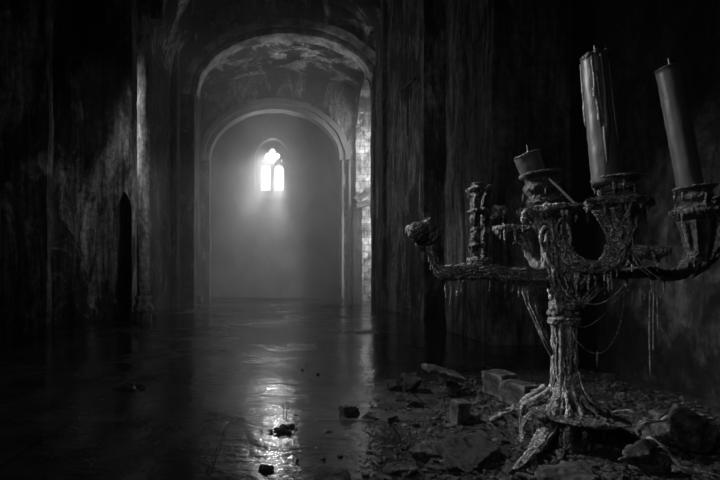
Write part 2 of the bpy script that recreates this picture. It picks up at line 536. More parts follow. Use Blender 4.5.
# wall above the near arch closing off the rear vault
def spandrel(name, y, cx, a, b, zs, x0, x1, ztop, mat, zbot=0, leg=False, n=48, amp=.03):
    bm = bmesh.new(); lo = []; hi = []
    for i in range(n+1):
        t = PI*i/n; x = cx-a*math.cos(t); z = zs+b*math.sin(t)
        col_ = []
        for j in range(13):
            zz = z+(ztop-z)*j/12
            col_.append(bm.verts.new((x, y+amp*noise.fractal(Vector((x, y, zz)), .9, 2, 5), zz)))
        lo.append(col_)
    for p, q in zip(lo, lo[1:]):
        for j in range(12): bm.faces.new((p[j], q[j], q[j+1], p[j+1]))
    for xa, xb in ((x0, cx-a), (cx+a, x1)):
        nxx = max(2, int(abs(xb-xa)/.12)); prev = None
        for i in range(nxx+1):
            x = xa+(xb-xa)*i/nxx
            c_ = [bm.verts.new((x, y+amp*noise.fractal(Vector((x, y, zbot+(ztop-zbot)*j/80)), .9, 2, 5), zbot+(ztop-zbot)*j/80)) for j in range(81)]
            if prev:
                for j in range(80): bm.faces.new((prev[j], c_[j], c_[j+1], prev[j+1]))
            prev = c_
    return setp(link(name, bm, mat), kind='structure')
spandrel('wall_arch_near', 18.75, .07, 3.6, 2.5, 8.2, -4.3, 4.3, TOP-.2, 'vault', 8.0)
spandrel('wall_chancel', 22.9, -.5, 3.1, 2.4, 6.7, -4.2, 3.45, 12, 'vault_rear', -.1)
arch_ring('trim_4', -.5, 22.75, 23.3, 3.1, 2.4, .5, 6.7, 'far')
wall('wall_chancel_left', [(-3.6,22.9), (-3.6,23.4), (-4.2,23.4), (-4.2,25)], -.1, 12, 'far', step=.15)
wall('wall_chancel_right', [(2.6,22.9), (2.6,23.4), (2.9,23.4), (2.9,25)], -.1, 12, 'far', step=.15)
for k, (xa) in enumerate((2.72, 3.05)):
    bm = bmesh.new()
    tube(bm, [(Vector((xa, 22.84, z)), .07) for z in [i*.25 for i in range(0, 28)]], 10, .02)
    setp(link('trim_%d' % (5+k), bm, 'far', smooth=True), kind='structure')
bm = bmesh.new(); box(bm, -4.2, 3.0, 24.2, 25.2, 0, .1)
bmesh.ops.subdivide_edges(bm, edges=bm.edges, cuts=8, use_grid_fill=True)
setp(link('trim_7', bm, 'stone_dark'), kind='structure')

# far wall with the two-light traceried window: built as a plate with holes (2D fill)
WY = 25.0
def wx(px): return P(px, 0, WY).x
def wz(py): return P(0, py, WY).z
def fill_with_holes(outer, holes, y, depth, name, mat, kind=None, parent=None):
    cu = bpy.data.curves.new(name, 'CURVE'); cu.dimensions = '2D'; cu.fill_mode = 'BOTH'; cu.extrude = depth/2
    for loop in [outer]+holes:
        s = cu.splines.new('POLY'); s.points.add(len(loop)-1); s.use_cyclic_u = True
        for p, (x, z) in zip(s.points, loop): p.co = (x, z, 0, 1)
    tmp = bpy.data.objects.new('tmp', cu); COL.objects.link(tmp)
    bpy.context.view_layer.update()
    dg = bpy.context.evaluated_depsgraph_get()
    me = bpy.data.meshes.new_from_object(tmp.evaluated_get(dg))
    bpy.data.objects.remove(tmp); bpy.data.curves.remove(cu)
    me.name = name
    me.transform(Matrix.Translation((0, y, 0)) @ Matrix.Rotation(PI/2, 4, 'X'))
    me.materials.clear(); me.materials.append(M[mat])
    o = bpy.data.objects.new(name, me); COL.objects.link(o)
    if parent is not None: o.parent = parent; o.location = -parent.location
    if kind: setp(o, kind=kind)
    return o

cxw = 272.7
def niche_loop(hwp, top, spring, bot, n=24):
    L = [(wx(cxw-hwp), wz(bot)), (wx(cxw+hwp), wz(bot))]
    for i in range(n+1):
        t = PI*i/n
        L.append((wx(cxw+hwp*math.cos(t)), wz(spring-(spring-top)*math.sin(t))))
    return L
def lancet(x0, x1, top, spring, bot, n=10):
    L = [(wx(x0), wz(bot)), (wx(x1), wz(bot))]
    m_ = (x0+x1)/2; hw = (x1-x0)/2
    for i in range(n+1):       # right curve up to point, trefoil-ish shoulders
        t = i/n; x = x1-hw*t
        z = spring-(spring-top)*(1-(1-t)**2)**.5 if t < .55 else spring-(spring-top)*(.62+.38*((t-.55)/.45))*1.0
        L.append((wx(x), wz(z)))
    for i in range(n-1, -1, -1):
        t = i/n; x = x0+hw*t
        z = spring-(spring-top)*(1-(1-t)**2)**.5 if t < .55 else spring-(spring-top)*(.62+.38*((t-.55)/.45))*1.0
        L.append((wx(x), wz(z)))
    return L
def quatrefoil(cx, cy, R, n=48):
    L = []
    d = R*.57; r = R*.43
    for i in range(n):
        t = 2*PI*i/n
        # radial distance to the outermost of four circles
        best = 0
        for k in range(4):
            a = k*PI/2; c = math.cos(t-a); 
            disc = r*r-d*d*(1-c*c)
            if disc >= 0 and c > 0: best = max(best, d*c+math.sqrt(disc))
        L.append((wx(cx+best*math.cos(t)), wz(cy+best*math.sin(t))))
    return L
fill_with_holes([(-4.3,-.1), (3.1,-.1), (3.1,12), (-4.3,12)], [niche_loop(17.5, 141, 163, 200)], WY-.25, .5, 'wall_far', 'far', 'structure')
win = bpy.data.objects.new('window_1', None); COL.objects.link(win); win.location = (wx(cxw), WY, wz(195)); win['kind'] = 'structure'
holes = [lancet(261.4, 270.7, 164.4, 170, 190.5), lancet(274.4, 283.6, 164.4, 170, 190.5), quatrefoil(272.6, 155.8, 7.3)]
holes += [[(wx(x), wz(z)) for x, z in tri] for tri in ([(262, 160.2), (264.4, 158.6), (263.6, 162)], [(283.2, 160.2), (280.8, 158.6), (281.6, 162)])]
fill_with_holes(niche_loop(18.5, 140, 163, 201), holes, WY+.12, .24, 'tracery', 'far', None, win)
bm = bmesh.new(); box(bm, wx(258), wx(287), WY+.3, WY+.32, wz(192), wz(146))
link('pane', bm, 'pane', win)
bm = bmesh.new(); vs = box(bm, wx(255.4), wx(290), WY-.5, WY, wz(202), wz(200))
for v in vs:
    if v.co.z > wz(200.5) and v.co.y < WY-.4: v.co.z -= .35
link('sill', bm, 'far', win)

# a roof of darkness behind everything so no sky leaks in
bm = bmesh.new(); box(bm, -9.5, -7.5, -3, 26.5, -.2, TOP+.1); setp(link('wall_outer_left', bm, 'plaster_dark'), kind='structure')

# ------------------------------------------------------------------ wall bracket on the right wall
t = empty('iron_bracket', P(404, 92, 13.6), 'dark iron bar bracket high on the streaked plaster wall', 'bracket')
bm = bmesh.new(); tube(bm, [(Vector((3.41, 12.6, P(0,82,12.8).z)), .03), (Vector((3.39, 14.4, P(0,89,14.2).z)), .03)], 8)
link('bar', bm, 'iron', t)
bm = bmesh.new(); tube(bm, [(Vector((3.4, 13.3, 6.4)), .03), (Vector((3.4, 13.3, 5.0)), .025)], 8)
link('upright', bm, 'iron', t)

# ------------------------------------------------------------------ candelabra
CX, CY = P(566, 400, 3.0).x, 3.0
cand = empty('candelabra', (CX, CY, 0), 'giant crusted candelabra with twisted arms standing on the rubble', 'candelabra')
def part(name, bm, mat='crust', vox=.006, disp=.014, size=.03, fine=.006, lab=None, parent=None):
    vox *= .75; disp *= .75; fine *= 1.5
    o = link(name, bm, mat, parent or cand, smooth=True)
    if vox: crustify(o, vox, disp, size, fine)
    if lab: o['label'] = lab
    return o
R = random.Random(5)

# shaft: fluted and ropy
shaft = path([(566,440,3,18), (565,415,3,13), (564,395,3,11.5), (564,370,3,10.5), (564,345,3,10), (564,322,3,10)], 8)
bm = bmesh.new(); tube(bm, shaft, 42, 0, 8, .2); strands(bm, shaft, 34, R, .005, 1.08, .3)
part('shaft', bm, 'crust_pale', .005, .008, .02, .004)
# capital with paired knobs
bm = bmesh.new()
lathe(bm, [(.06,0),(.085,.02),(.09,.05),(.07,.07),(.065,.09),(.085,.11),(.09,.14),(.065,.17),(.07,.2),(.09,.23),(.095,.27),(.08,.32)], P(564, 326, 3), seg=24, wob=.25)
for k in range(7):
    a = k*2*PI/7
    for z, rr in ((313, .026), (322, .023)):
        c = P(564, z, 3)+Vector((math.cos(a)*.07, math.sin(a)*.07, 0))
        r = bmesh.ops.create_icosphere(bm, subdivisions=2, radius=rr); bmesh.ops.translate(bm, verts=r['verts'], vec=c)
part('capital', bm, 'crust', .006, .02, .03, .006)

# trunk above the capital: a mass of root-like strands splitting to the arms
trunk1 = path([(564,302,3,11), (564,288,2.98,12), (562,272,2.96,15), (557,252,2.94,12), (551,234,2.93,9), (547,216,2.92,12)], 7)
bm = bmesh.new(); tube(bm, trunk1, 20, .02); strands(bm, trunk1, 60, R, .0055, 1.12, 1.2)
t2 = path([(568,300,2.98,5), (573,288,2.95,6), (580,276,2.92,7), (590,268,2.9,6)], 7)
tube(bm, t2, 14, .02); strands(bm, t2, 16, R, .005, 1.15, 1.5)
for q in range(12):   # tendrils bridging neck and shoulders
    x0 = R.uniform(543, 566); y0 = R.uniform(222, 255); 
    pp = path([(x0, y0, 2.9+R.uniform(-.05,.05), 1.4), (x0+R.uniform(-8,8), y0+18, 2.86, 1.8), (564+R.uniform(-11,11), 290, 2.92, 1.6), (564+R.uniform(-8,8), 312, 2.95, .8)], 5)
    tube(bm, pp, 6)
part('trunk', bm, 'crust_pale', .006, .016, .028, .006)

def arm(name, pl, nst=12, drips=10, dl=(.03,.12), seg=14, mat='crust', rad=.007, lab=None, r0=0):
    pp = path(pl, 7); bm = bmesh.new(); tube(bm, pp, seg, .012); strands(bm, pp, nst, R, rad, 1.03, 1.4)
    for _ in range(drips):
        p, r = R.choice(pp[2:-1])
        drip(bm, p+Vector((R.uniform(-r,r)*.5, R.uniform(-r,r)*.6, -r*.6)), R.uniform(*dl), R.uniform(.004,.01), R)
    for _ in range(drips):     # lumps of moss and wax
        p, r = R.choice(pp)
        q = bmesh.ops.create_icosphere(bm, subdivisions=2, radius=r*R.uniform(.35,.75))
        bmesh.ops.translate(bm, verts=q['verts'], vec=p+Vector((R.uniform(-r,r)*.7, R.uniform(-r,r)*.7, r*R.uniform(.1,.7))))
    return part(name, bm, mat, .006, .018, .03, .007, lab)

# left long arm, ending in the moss bulb
arm('arm', [(556,276,2.98,11), (535,277,2.97,9), (512,276,2.96,7), (492,273,2.96,7.5), (470,272,2.96,8), (452,273,2.96,7.5), (441,272,2.96,6), (435,264,2.96,4), (431,254,2.96,3), (428,246,2.96,4)], 16, 14, (.03,.14), mat='crust')
# arm rising behind to the small left cup
arm('arm', [(536,229,3.2,2.5), (522,229,3.21,3.5), (508,229,3.22,4), (498,229,3.22,3)], 6, 6,(.02,.06), mat='crust')
arm('arm', [(552,270,3.05,7), (541,268,3.12,5), (533,259,3.18,4), (526,246,3.2,4), (520,236,3.22,4), (510,231,3.22,3)], 10, 8, (.02,.08), mat='crust')
# right swept arm to the tall candle
arm('arm', [(558,246,2.92,7), (566,258,2.9,8), (578,266,2.88,7.5), (592,268,2.87,6.5), (604,266,2.86,6), (613,256,2.85,7), (619,240,2.85,9), (620,224,2.85,11), (617,210,2.85,13)], 46, 22, (.05,.2), 18, 'crust_pale', .009)
# far right arm
arm('arm', [(600,272,2.95,4), (622,275,2.98,5), (645,272,3.02,5.5), (665,275,3.05,5), (682,272,3.08,6), (693,262,3.1,6.5), (698,246,3.1,7), (698,228,3.1,8), (696,216,3.1,9)], 14, 16, (.03,.14), mat='crust_dark')
# little pan arm in the middle right
arm('arm', [(628,262,2.9,5), (640,256,2.82,4), (650,251,2.78,4)], 5, 5, (.02,.08), mat='crust')
# arm leaving the frame on the right
arm('arm', [(690,274,3.12,5), (707,262,3.2,5), (717,244,3.25,6), (718,222,3.25,6), (717,212,3.25,7)], 6, 4, (.02,.06), mat='crust_dark')

# diagonal braces under the shoulders
for pl in ([(524,288,2.98,2), (531,303,2.96,3.2), (539,323,2.95,2.6), (547,343,2.95,2), (552,356,2.96,1)],
           [(606,276,2.93,3), (594,290,2.95,3), (580,304,2.97,3), (571,316,2.98,2)]):
    pp = path(pl, 6); bm = bmesh.new(); tube(bm, pp, 10, .01); strands(bm, pp, 12, R, .005, 1.4, .8)
    part('brace', bm, 'crust', .005, .01, .02, .005)

# drip pans
def pan(px, py, Y, rpx, axis=(0,0,1), hang=10, mat='crust', deep=1.0):
    c = P(px, py, Y); r = rpx/F*Y; bm = bmesh.new()
    lathe(bm, [(r*.25,-.05*deep),(r*.6,-.035*deep),(r*.92,-.01),(r,.012),(r*.95,.03),(r*.7,.012),(r*.3,.006)], c, Vector(axis), 28, .3)
    for k in range(hang):
        a = R.uniform(0, 2*PI)
        drip(bm, c+Vector((math.cos(a)*r*.9, math.sin(a)*r*.9, .0)), R.uniform(.03,.12), R.uniform(.005,.012), R)
    for k in range(int(rpx*.8)):
        a = R.uniform(0, 2*PI); q = bmesh.ops.create_icosphere(bm, subdivisions=1, radius=r*R.uniform(.1,.2))
        bmesh.ops.translate(bm, verts=q['verts'], vec=c+Vector((math.cos(a)*r*.9, math.sin(a)*r*.9, .01)))
    return part('drip_pan', bm, mat, .006, .022, .03, .008)
pan(548, 212, 2.92, 27, (-.05,0,1), 16, 'crust_pale')
pan(505, 230, 3.22, 12, (0,0,1), 6, 'crust')
pan(618, 205, 2.85, 29, (.05,0,1), 18, 'crust')
pan(697, 214, 3.1, 22, (0,0,1), 10, 'crust_dark')
pan(650, 251, 2.78, 17, (0,-.12,1), 7, 'crust_pale')
pan(496, 211, 3.1, 9, (0,0,1), 4, 'crust')
pan(478, 262, 3.0, 11, (0,0,1), 5, 'crust')
pan(716, 210, 3.25, 13, (0,0,1), 4, 'crust_dark')

# candle sockets
def socket(px, py, Y, rpx, hpx, axis=(0,0,1), mat='crust', open_=.5):
    c = P(px, py, Y); r = rpx/F*Y; h = hpx/F*Y; bm = bmesh.new()
    lathe(bm, [(r*.55,0),(r*.95,h*.08),(r*1.02,h*.2),(r*.8,h*.3),(r*.72,h*.4),(r*.92,h*.52),(r*.95,h*.62),(r*.8,h*.72),(r*.85,h*.82),(r*1.15,h*.92),(r*1.2,h*.97),(r*1.0,h),(r*.75,h*.94),(r*.6,h*.9)], c, Vector(axis), 28, .12)
    for k in range(10):
        a = R.uniform(0, 2*PI); zz = R.uniform(.3, .95)*h
        drip(bm, c+Vector(axis).normalized()*zz+Vector((math.cos(a)*r, math.sin(a)*r, 0)), R.uniform(.03,.1), R.uniform(.005,.01), R)
    return part('candle_socket', bm, mat, .006, .014, .025, .006)
socket(544, 209, 2.92, 17, 37, (-.12,0,1), 'crust_dark')
socket(617, 203, 2.85, 19, 26, (-.02,0,1), 'crust')
socket(696, 212, 3.1, 15, 26, (-.06,0,1), 'crust_dark')
socket(716, 212, 3.25, 11, 14, (0,0,1), 'crust_dark')
# fluted cup body beneath the tall candle
bm = bmesh.new()
bp = path([(616,268,2.85,5), (619,252,2.85,8), (621,234,2.85,11), (619,218,2.85,15), (617,207,2.85,20)], 7)
tube(bm, bp, 28, .01, 8, .14); strands(bm, bp, 30, R, .008, 1.05, .6)
part('cup', bm, 'crust_pale', .006, .012, .025, .006)
bm = bmesh.new()
bp = path([(700,262,3.1,6), (699,246,3.1,10), (698,232,3.1,12), (697,220,3.1,14)], 7)
tube(bm, bp, 28, .005, 8, .2)
part('cup', bm, 'crust_dark', .006, .008, .025, .004)
bm = bmesh.new()
bp = path([(555,258,2.94,8), (552,244,2.93,8.5), (550,230,2.92,11), (548,216,2.92,16)], 7)
tube(bm, bp, 28, .01, 7, .14); strands(bm, bp, 26, R, .008, 1.05, .6)
part('cup', bm, 'crust_pale', .006, .012, .025, .006)

# empty stem on the left arm
bm = bmesh.new()
pp = path([(477,270,3,5), (476,256,3,3), (475,245,3,4.5), (475,232,3,3), (475,216,3,4.5), (475,207,3,3.5), (476,196,3,5.5), (477,188,3,6.5), (477,183,3,7)], 5)
tube(bm, pp, 14, .02); strands(bm, pp, 8, R, .004, 1.1, 1)
for y_, r_ in ((190, .062), (212, .055), (230, .036), (246, .05)):
    lathe(bm, [(.02, -.02), (r_*.8, -.008), (r_, .006), (r_*.7, .016), (.02, .012)], P(476, y_, 3), seg=20, wob=.7)
    for k in range(6):
        a = R.uniform(0, 6.28); drip(bm, P(476, y_, 3)+Vector((math.cos(a)*r_*.85, math.sin(a)*r_*.85, 0)), R.uniform(.02,.08), .006, R)
part('empty_stem', bm, 'crust_dark', .006, .012, .03, .01)
bm = bmesh.new()
pp2 = path([(486,264,3.08,4), (485,245,3.08,3), (486,225,3.08,5), (486,205,3.08,4), (487,192,3.08,6), (487,186,3.08,6)], 5)
tube(bm, pp2, 12, .015)
part('empty_stem', bm, 'crust_dark', .006, .012, .03, .01)

# moss bulb at the tip of the left arm
bm = bmesh.new()
for (x, y, r) in ((428,232,10), (420,231,8), (434,234,7), (414,229,5), (426,242,6), (430,226,7)):
    q = bmesh.ops.create_icosphere(bm, subdivisions=3, radius=r*1.25/F*2.96); bmesh.ops.translate(bm, verts=q['verts'], vec=P(x-2, y+1, 2.96+R.uniform(-.03,.03)))
for _ in range(8): drip(bm, P(R.uniform(412,436), 238, 2.96), R.uniform(.03,.09), .006, R)
part('moss_bulb', bm, 'crust_dark', .005, .035, .022, .012)

# skirt of the base: pan, pedestal and roots
bm = bmesh.new()
lathe(bm, [(.1,.03),(.19,.0),(.25,-.015),(.27,-.03),(.24,-.045),(.15,-.03)], P(566, 408, 3), Vector((0.03,0,1)), 48, .45)
for k in range(34):
    a = R.uniform(0, 2*PI); drip(bm, P(566,411,3)+Vector((math.cos(a)*.26, math.sin(a)*.24, 0)), R.uniform(.04,.2), R.uniform(.006,.014), R, .05)
part('base_plate', bm, 'crust_dark', .006, .05, .05, .012)
bm = bmesh.new()
for k in range(30):       # roots that pour off the shaft on to the plate
    a = k*2*PI/30+R.uniform(-.1,.1); c, s = math.cos(a), math.sin(a)
    c0 = Vector((CX, CY, 0)); L = R.uniform(.14,.27)
    pts = [(c0+Vector((c*.055, s*.055, .42)), .01), (c0+Vector((c*.08, s*.08, .33)), .012), (c0+Vector((c*L*.7, s*L*.7, .245)), .012), (c0+Vector((c*L, s*L, .2)), .009), (c0+Vector((c*L*1.03, s*L*1.03, .13-.1*R.random())), .006)]
    tube(bm, catmull(pts, 5), 7, .01)
part('root_skirt', bm, 'crust_pale', .006, .016, .03, .007)
bm = bmesh.new()
lathe(bm, [(.16,-.02),(.18,.02),(.13,.06),(.1,.12),(.12,.18),(.16,.2)], Vector((CX,CY,0)), seg=24, wob=.3)
part('pedestal', bm, 'crust_dark', .007, .03, .04, .008)
for (pl) in ([(560,398,2.97,4), (553,413,2.9,6), (546,432,2.86,7), (536,450,2.72,6), (526,462,2.6,5), (513,474,2.5,3)],
             [(572,420,2.88,5), (566,440,2.84,5), (570,455,2.8,6), (580,468,2.72,3)],
             [(590,418,2.95,4), (598,432,2.95,3.5), (602,444,2.95,3.5), (606,452,2.9,3)],
             [(540,412,2.97,5), (530,420,2.98,5), (524,436,2.97,4), (520,446,2.92,4)],
             [(560,418,3.1,5), (545,425,3.2,5), (530,428,3.28,4)],
             [(585,415,3.1,5), (605,420,3.15,5), (622,430,3.15,3)]):
    pp = path(pl, 6); bm = bmesh.new(); tube(bm, pp, 12, .02); strands(bm, pp, 12, R, .006, 1.05, 1)
    part('leg', bm, 'crust_pale', .006, .016, .03, .006)

# hanging threads and the bead chain
def thread(name, pl, r=.7, beads=0, mat='crust'):
    pp = path([(a, b, Y, r) for a, b, Y in pl], 8); bm = bmesh.new(); tube(bm, pp, 6, .002)
    if beads:
        for i in range(0, len(pp), 2):
            q = bmesh.ops.create_icosphere(bm, subdivisions=1, radius=beads); bmesh.ops.translate(bm, verts=q['verts'], vec=pp[i][0])
    return part(name, bm, mat, 0)
thread('chain', [(624,290,2.9), (622,315,2.9), (615,338,2.9), (603,352,2.9), (590,352,2.9), (578,342,2.9), (573,332,2.9)], .4, .006, 'crust_dark')
thread('chain', [(622,292,2.9), (612,305,2.9), (600,318,2.9), (585,327,2.9), (572,324,2.9)], .35, .005, 'crust_dark')
thread('thread', [(624,285,2.88), (612,297,2.88), (598,304,2.88), (584,303,2.88)], .6)
thread('thread', [(597,352,2.9), (597,366,2.9)], 1.0)
thread('thread', [(633,200,2.78), (632,230,2.78), (636,262,2.78), (650,276,2.78)], .6)
thread('thread', [(634,252,2.77), (645,268,2.77), (660,279,2.77)], .6)
for x, y0, y1, r in ((650,290,375,.9), (654,280,350,.6), (657,285,330,.5), (633,290,312,1.2), (640,288,306,.8), (620,292,300,1), (645,292,300,.8), (451,276,306,1), (462,276,292,1), (528,284,300,1), (513,282,292,1)):
    thread('wax_drip', [(x, y0, 2.95), (x+R.uniform(-1.5,1.5), (y0+y1)/2, 2.95), (x+R.uniform(-1,1), y1, 2.95)], r*.75, 0, 'crust_dark')
thread('twig', [(579,372,2.9), (583,388,2.88), (592,402,2.86), (606,412,2.86)], .8)

# ------------------------------------------------------------------ candles
def candle(base, top, r0, r1, label, dr, wick=True, seed=1, bits=0, group=None):
    ax = (top-base); L = ax.length; t = empty('candle', base, label, 'candle', group)
    rng = random.Random(seed); bm = bmesh.new(); n = 26; pr = []
    for i in range(n+1):
        z = L*i/n; pr.append((r0+(r1-r0)*i/n, z))
    pr += [(r1*1.06, L*1.002), (r1*.92, L+.008), (r1*.6, L-.004), (r1*.2, L-.012)]
    lathe(bm, pr, base, ax, 28, .05)
    link('body', bm, 'wax', t, smooth=True)
    q = Vector((0,0,1)).rotation_difference(ax.normalized())
    if dr:
        bm = bmesh.new()
        for k in range(dr):
            a = rng.uniform(0, 2*PI); z1 = L*rng.uniform(.85, 1.0); z0 = z1-L*rng.uniform(.2, .85); rad = rng.uniform(.006,.012)
            pts = []
            for i in range(12):
                u = i/11; z = z1+(z0-z1)*u; rr = r0+(r1-r0)*z/L
                aa = a+.06*math.sin(u*4+k)
                pts.append((base+q@Vector((math.cos(aa)*rr, math.sin(aa)*rr, z)), rad*(.7+.5*u)*(1+.4*noise.noise(Vector((u*6,k,0)))) if i < 11 else rad*.6))
            tube(bm, pts, 7)
        for k in range(10):
            a = rng.uniform(0, 2*PI); rr = r1
            s = bmesh.ops.create_icosphere(bm, subdivisions=2, radius=rng.uniform(.012,.02))
            bmesh.ops.translate(bm, verts=s['verts'], vec=base+q@Vector((math.cos(a)*rr*.85, math.sin(a)*rr*.85, L+rng.uniform(-.01,.004))))
        crustify(link('wax_drips', bm, 'wax', t, smooth=True), .004, .004, .03, 0)
    if wick:
        bm = bmesh.new(); tp = base+ax*(1-.012/L)
        tube(bm, [(tp, .009), (tp+Vector((.004,0,.035)), .007), (tp+Vector((-.004,0,.075)), .003)], 6)
        link('wick', bm, 'wick', t)
    return t
candle(P(607.5,186,2.85), P(594.5,56,2.85), 13.5/F*2.85, 12/F*2.85, 'tall pillar candle thick with melted drips on the middle socket', 11, True, 3)
candle(P(691,190,3.1), P(668.5,68,3.1), 10.5/F*3.1, 10.8/F*3.1, 'tall smooth leaning candle on the socket at the right edge', 0, True, 4)
candle(P(534,176,2.92), P(526.8,155,2.92), 11/F*2.92, 12/F*2.92, 'short burnt-down candle stub tilted in the left-hand dark socket', 2, True, 8)
bm = bmesh.new(); tube(bm, [(P(541,172,2.86), .005), (P(560,189,2.80), .007), (P(577,206,2.78), .0075)], 10)
setp(link('thin_taper', bm, 'wax_pale', origin=P(577,206,2.78)), 'thin pale taper lying slanted across the drip pan below the candle stub', 'taper candle')

# ------------------------------------------------------------------ rubble
def hull_rock(name, loc, size, rot, mat, seed, npt=16, bev=.02):
    rng = random.Random(seed); bm = bmesh.new()
    for _ in range(npt):
        v = Vector((rng.uniform(-1,1), rng.uniform(-1,1), rng.uniform(-1,1)))
        m_ = max(abs(v.x), abs(v.y), abs(v.z)); v = v/m_*rng.uniform(.75,1)
        bm.verts.new((v.x*size[0]/2, v.y*size[1]/2, v.z*size[2]/2))
    r = bmesh.ops.convex_hull(bm, input=bm.verts)
    bmesh.ops.delete(bm, geom=[e for e in r['geom_interior'] if isinstance(e, bmesh.types.BMVert)], context='VERTS')
    bmesh.ops.triangulate(bm, faces=bm.faces)
    bmesh.ops.subdivide_edges(bm, edges=bm.edges, cuts=6, use_grid_fill=True)
    s = min(size)
    for v in bm.verts:
        v.co += v.co.normalized()*s*(.14*noise.fractal(v.co*(1.6/s)+Vector((seed,0,0)), .8, 2, 4)+.05*noise.noise(v.co*(9/s)))
    bmesh.ops.rotate(bm, verts=bm.verts, matrix=Euler(rot).to_matrix())
    zmin = min(v.co.z for v in bm.verts)
    o = link(name, bm, mat)
    o.location = (loc[0], loc[1], loc[2]-zmin) if loc[2] is not None else loc
    return o
def rock_at(px, py, wpx, hpx, dfac, label, cat='stone', mat='stone', rot=0, seed=None, name='rubble_stone', tilt=0, lift=0.0, npt=16, group=None):
    """py = the line where it meets the ground"""
    Y = F/(py-VY); k = Y/F
    loc = P(px, py, Y)
    o = hull_rock(name, (loc.x, Y+wpx*k*dfac/2, -.02+lift), (wpx*k, wpx*k*dfac, hpx*k), (tilt, tilt*.6, rot), mat, seed or int(px*7+py), npt)
    if wpx*k > .12: crustify(o, max(.006, wpx*k*.022), wpx*k*.1, wpx*k*.25, wpx*k*.035)
    return setp(o, label, cat, group)

def clump(px, py, wpx, hpx, label, seed):
    Y = F/(py-VY); k = Y/F; loc = P(px, py, Y); rg_ = random.Random(seed); bm = bmesh.new()
    for i in range(22):
        a = rg_.uniform(0, 2*PI); d = rg_.random()**.7
        c = Vector((math.cos(a)*d*wpx*k/2, math.sin(a)*d*wpx*k*.45, 0)); r = hpx*k*(.75-.5*d)*rg_.uniform(.6,1.1)
        q = bmesh.ops.create_icosphere(bm, subdivisions=2, radius=r)
        for v in q['verts']:
            v.co = Vector((v.co.x*1.6, v.co.y*1.5, v.co.z))*(1+.5*noise.noise(v.co*60+Vector((i, seed, 0))))+c
    o = link('dirt_clump', bm, 'stone_dark'); o.location = (loc.x, Y+.05, .01)
    return setp(crustify(o, .008, .02, .04, .01), label, 'clump')

# debris heap under everything on the right
def ground_h(x, y):
    rx = (x/y*F+VX)
    w = max(0, min(1, (rx-400+ (y-2.2)*16)/150)) if y > 0.5 else 1
    w *= max(0, min(1, (4.9-y)/1.5))
    h = .04+.075*noise.fractal(Vector((x*1.7, y*1.7, 2)), .8, 2.1, 6)+.05*abs(noise.noise(Vector((x*4, y*4, 8))))
    return w*max(0, h)-.012
bm = bmesh.new(); nx, ny = 230, 220; gg = []
for i in range(nx+1):
    row = []
    for j in range(ny+1):
        x = .1+3.3*i/nx; y = 1.5+3.6*j/ny
        row.append(bm.verts.new((x, y, ground_h(x, y)-.006+(.012*noise.fractal(Vector((x*14, y*14, 1)), .7, 2.2, 5) if ground_h(x, y) > .002 else 0))))
    gg.append(row)
for i in range(nx):
    for j in range(ny): bm.faces.new((gg[i][j], gg[i+1][j], gg[i+1][j+1], gg[i][j+1]))
setp(link('rubble_mound', bm, 'debris'), 'low spread of crushed plaster and dirt around the candelabra foot', 'debris', None, 'stuff')

rng = random.Random(11)
tb = bmesh.new(); bmesh.ops.create_icosphere(tb, subdivisions=1, radius=1)
tv = [v.co.copy() for v in tb.verts]; tf = [[v.index for v in f.verts] for f in tb.faces]; tb.free()
gv = []; gf = []; cnt = 0
while cnt < 9000:
    y = rng.uniform(1.9, 5.6); px = rng.uniform(290, 760); x = (px-VX)/F*y
    if x > 3.3: continue
    dens = max(.02, min(1, (px-360+(3.5-y)*30)/140))
    if rng.random() > dens: continue
    s = rng.choice((.004, .005, .006, .007, .008, .010, .013, .019))*rng.uniform(.7,1.3)
    a, b, c = rng.uniform(.6,1.5), rng.uniform(.6,1.5), rng.uniform(.3,.9)
    z0 = max(0, ground_h(x, y))+s*.2; o_ = len(gv)
    for v in tv:
        k_ = s*(1+rng.uniform(-.45,.45)); gv.append((x+v.x*a*k_, y+v.y*b*k_, z0+v.z*c*k_))
    gf += [[q+o_ for q in f] for f in tf]
    cnt += 1
gm = bpy.data.meshes.new('gravel'); gm.from_pydata(gv, [], gf); gm.materials.append(M['grit'])
go_ = bpy.data.objects.new('gravel', gm); COL.objects.link(go_)
setp(go_, 'loose chips and grit scattered over the floor at right', 'gravel', None, 'stuff')

# two hewn blocks
p = P(507, 405, 3.85); worn = worn_block('stone_block', p.x+.085, 3.82, .1, .18, .24, .17, (.02, .03, .42), 'stone_block', 3, .07, cuts=9)
setp(worn, 'squared pale stone block in front of its twin behind the rubble', 'stone block')
p = P(488, 398, 4.1); worn = worn_block('stone_block', p.x+.1, 4.1, .12, .18, .22, .19, (0, -.03, .36), 'stone_block', 5, .07, cuts=9)
setp(worn, 'squared stone block pushed against the back of the front block', 'stone block')
p = P(457, 423, 3.3); worn = worn_block('broken_brick', p.x+.02, 3.3, .09, .1, .09, .16, (.08, .05, .25), 'stone_block', 9, .1, cuts=9)
setp(worn, 'upright broken brick with a pale face standing in the debris', 'brick')
p = P(452, 392, 4.1); worn = crustify(worn_block('stone_slab', p.x-.06, 4.15, .2, .34, .2, .045, (.15, .28, .1), 'stone', 12, .5), .006, .03, .07, .012)
setp(worn, 'thin broken slab propped up on a dark stone behind the brick', 'stone slab')
rock_at(455, 395, 20, 17, .9, 'dark stone holding up the thin tilted slab')
rock_at(412, 394, 26, 20, .9, 'rounded dark stone on the wet floor left of the tilted slab', mat='stone_dark')
rock_at(396, 392, 18, 12, .9, 'low dark stone beside the rounded dark stone', mat='stone_dark')
rock_at(350, 418, 24, 15, .9, 'lone broken stone at the edge of the wet floor', mat='stone')
rock_at(370, 421, 15, 9, .9, 'small stone just right of the lone broken stone', mat='stone')
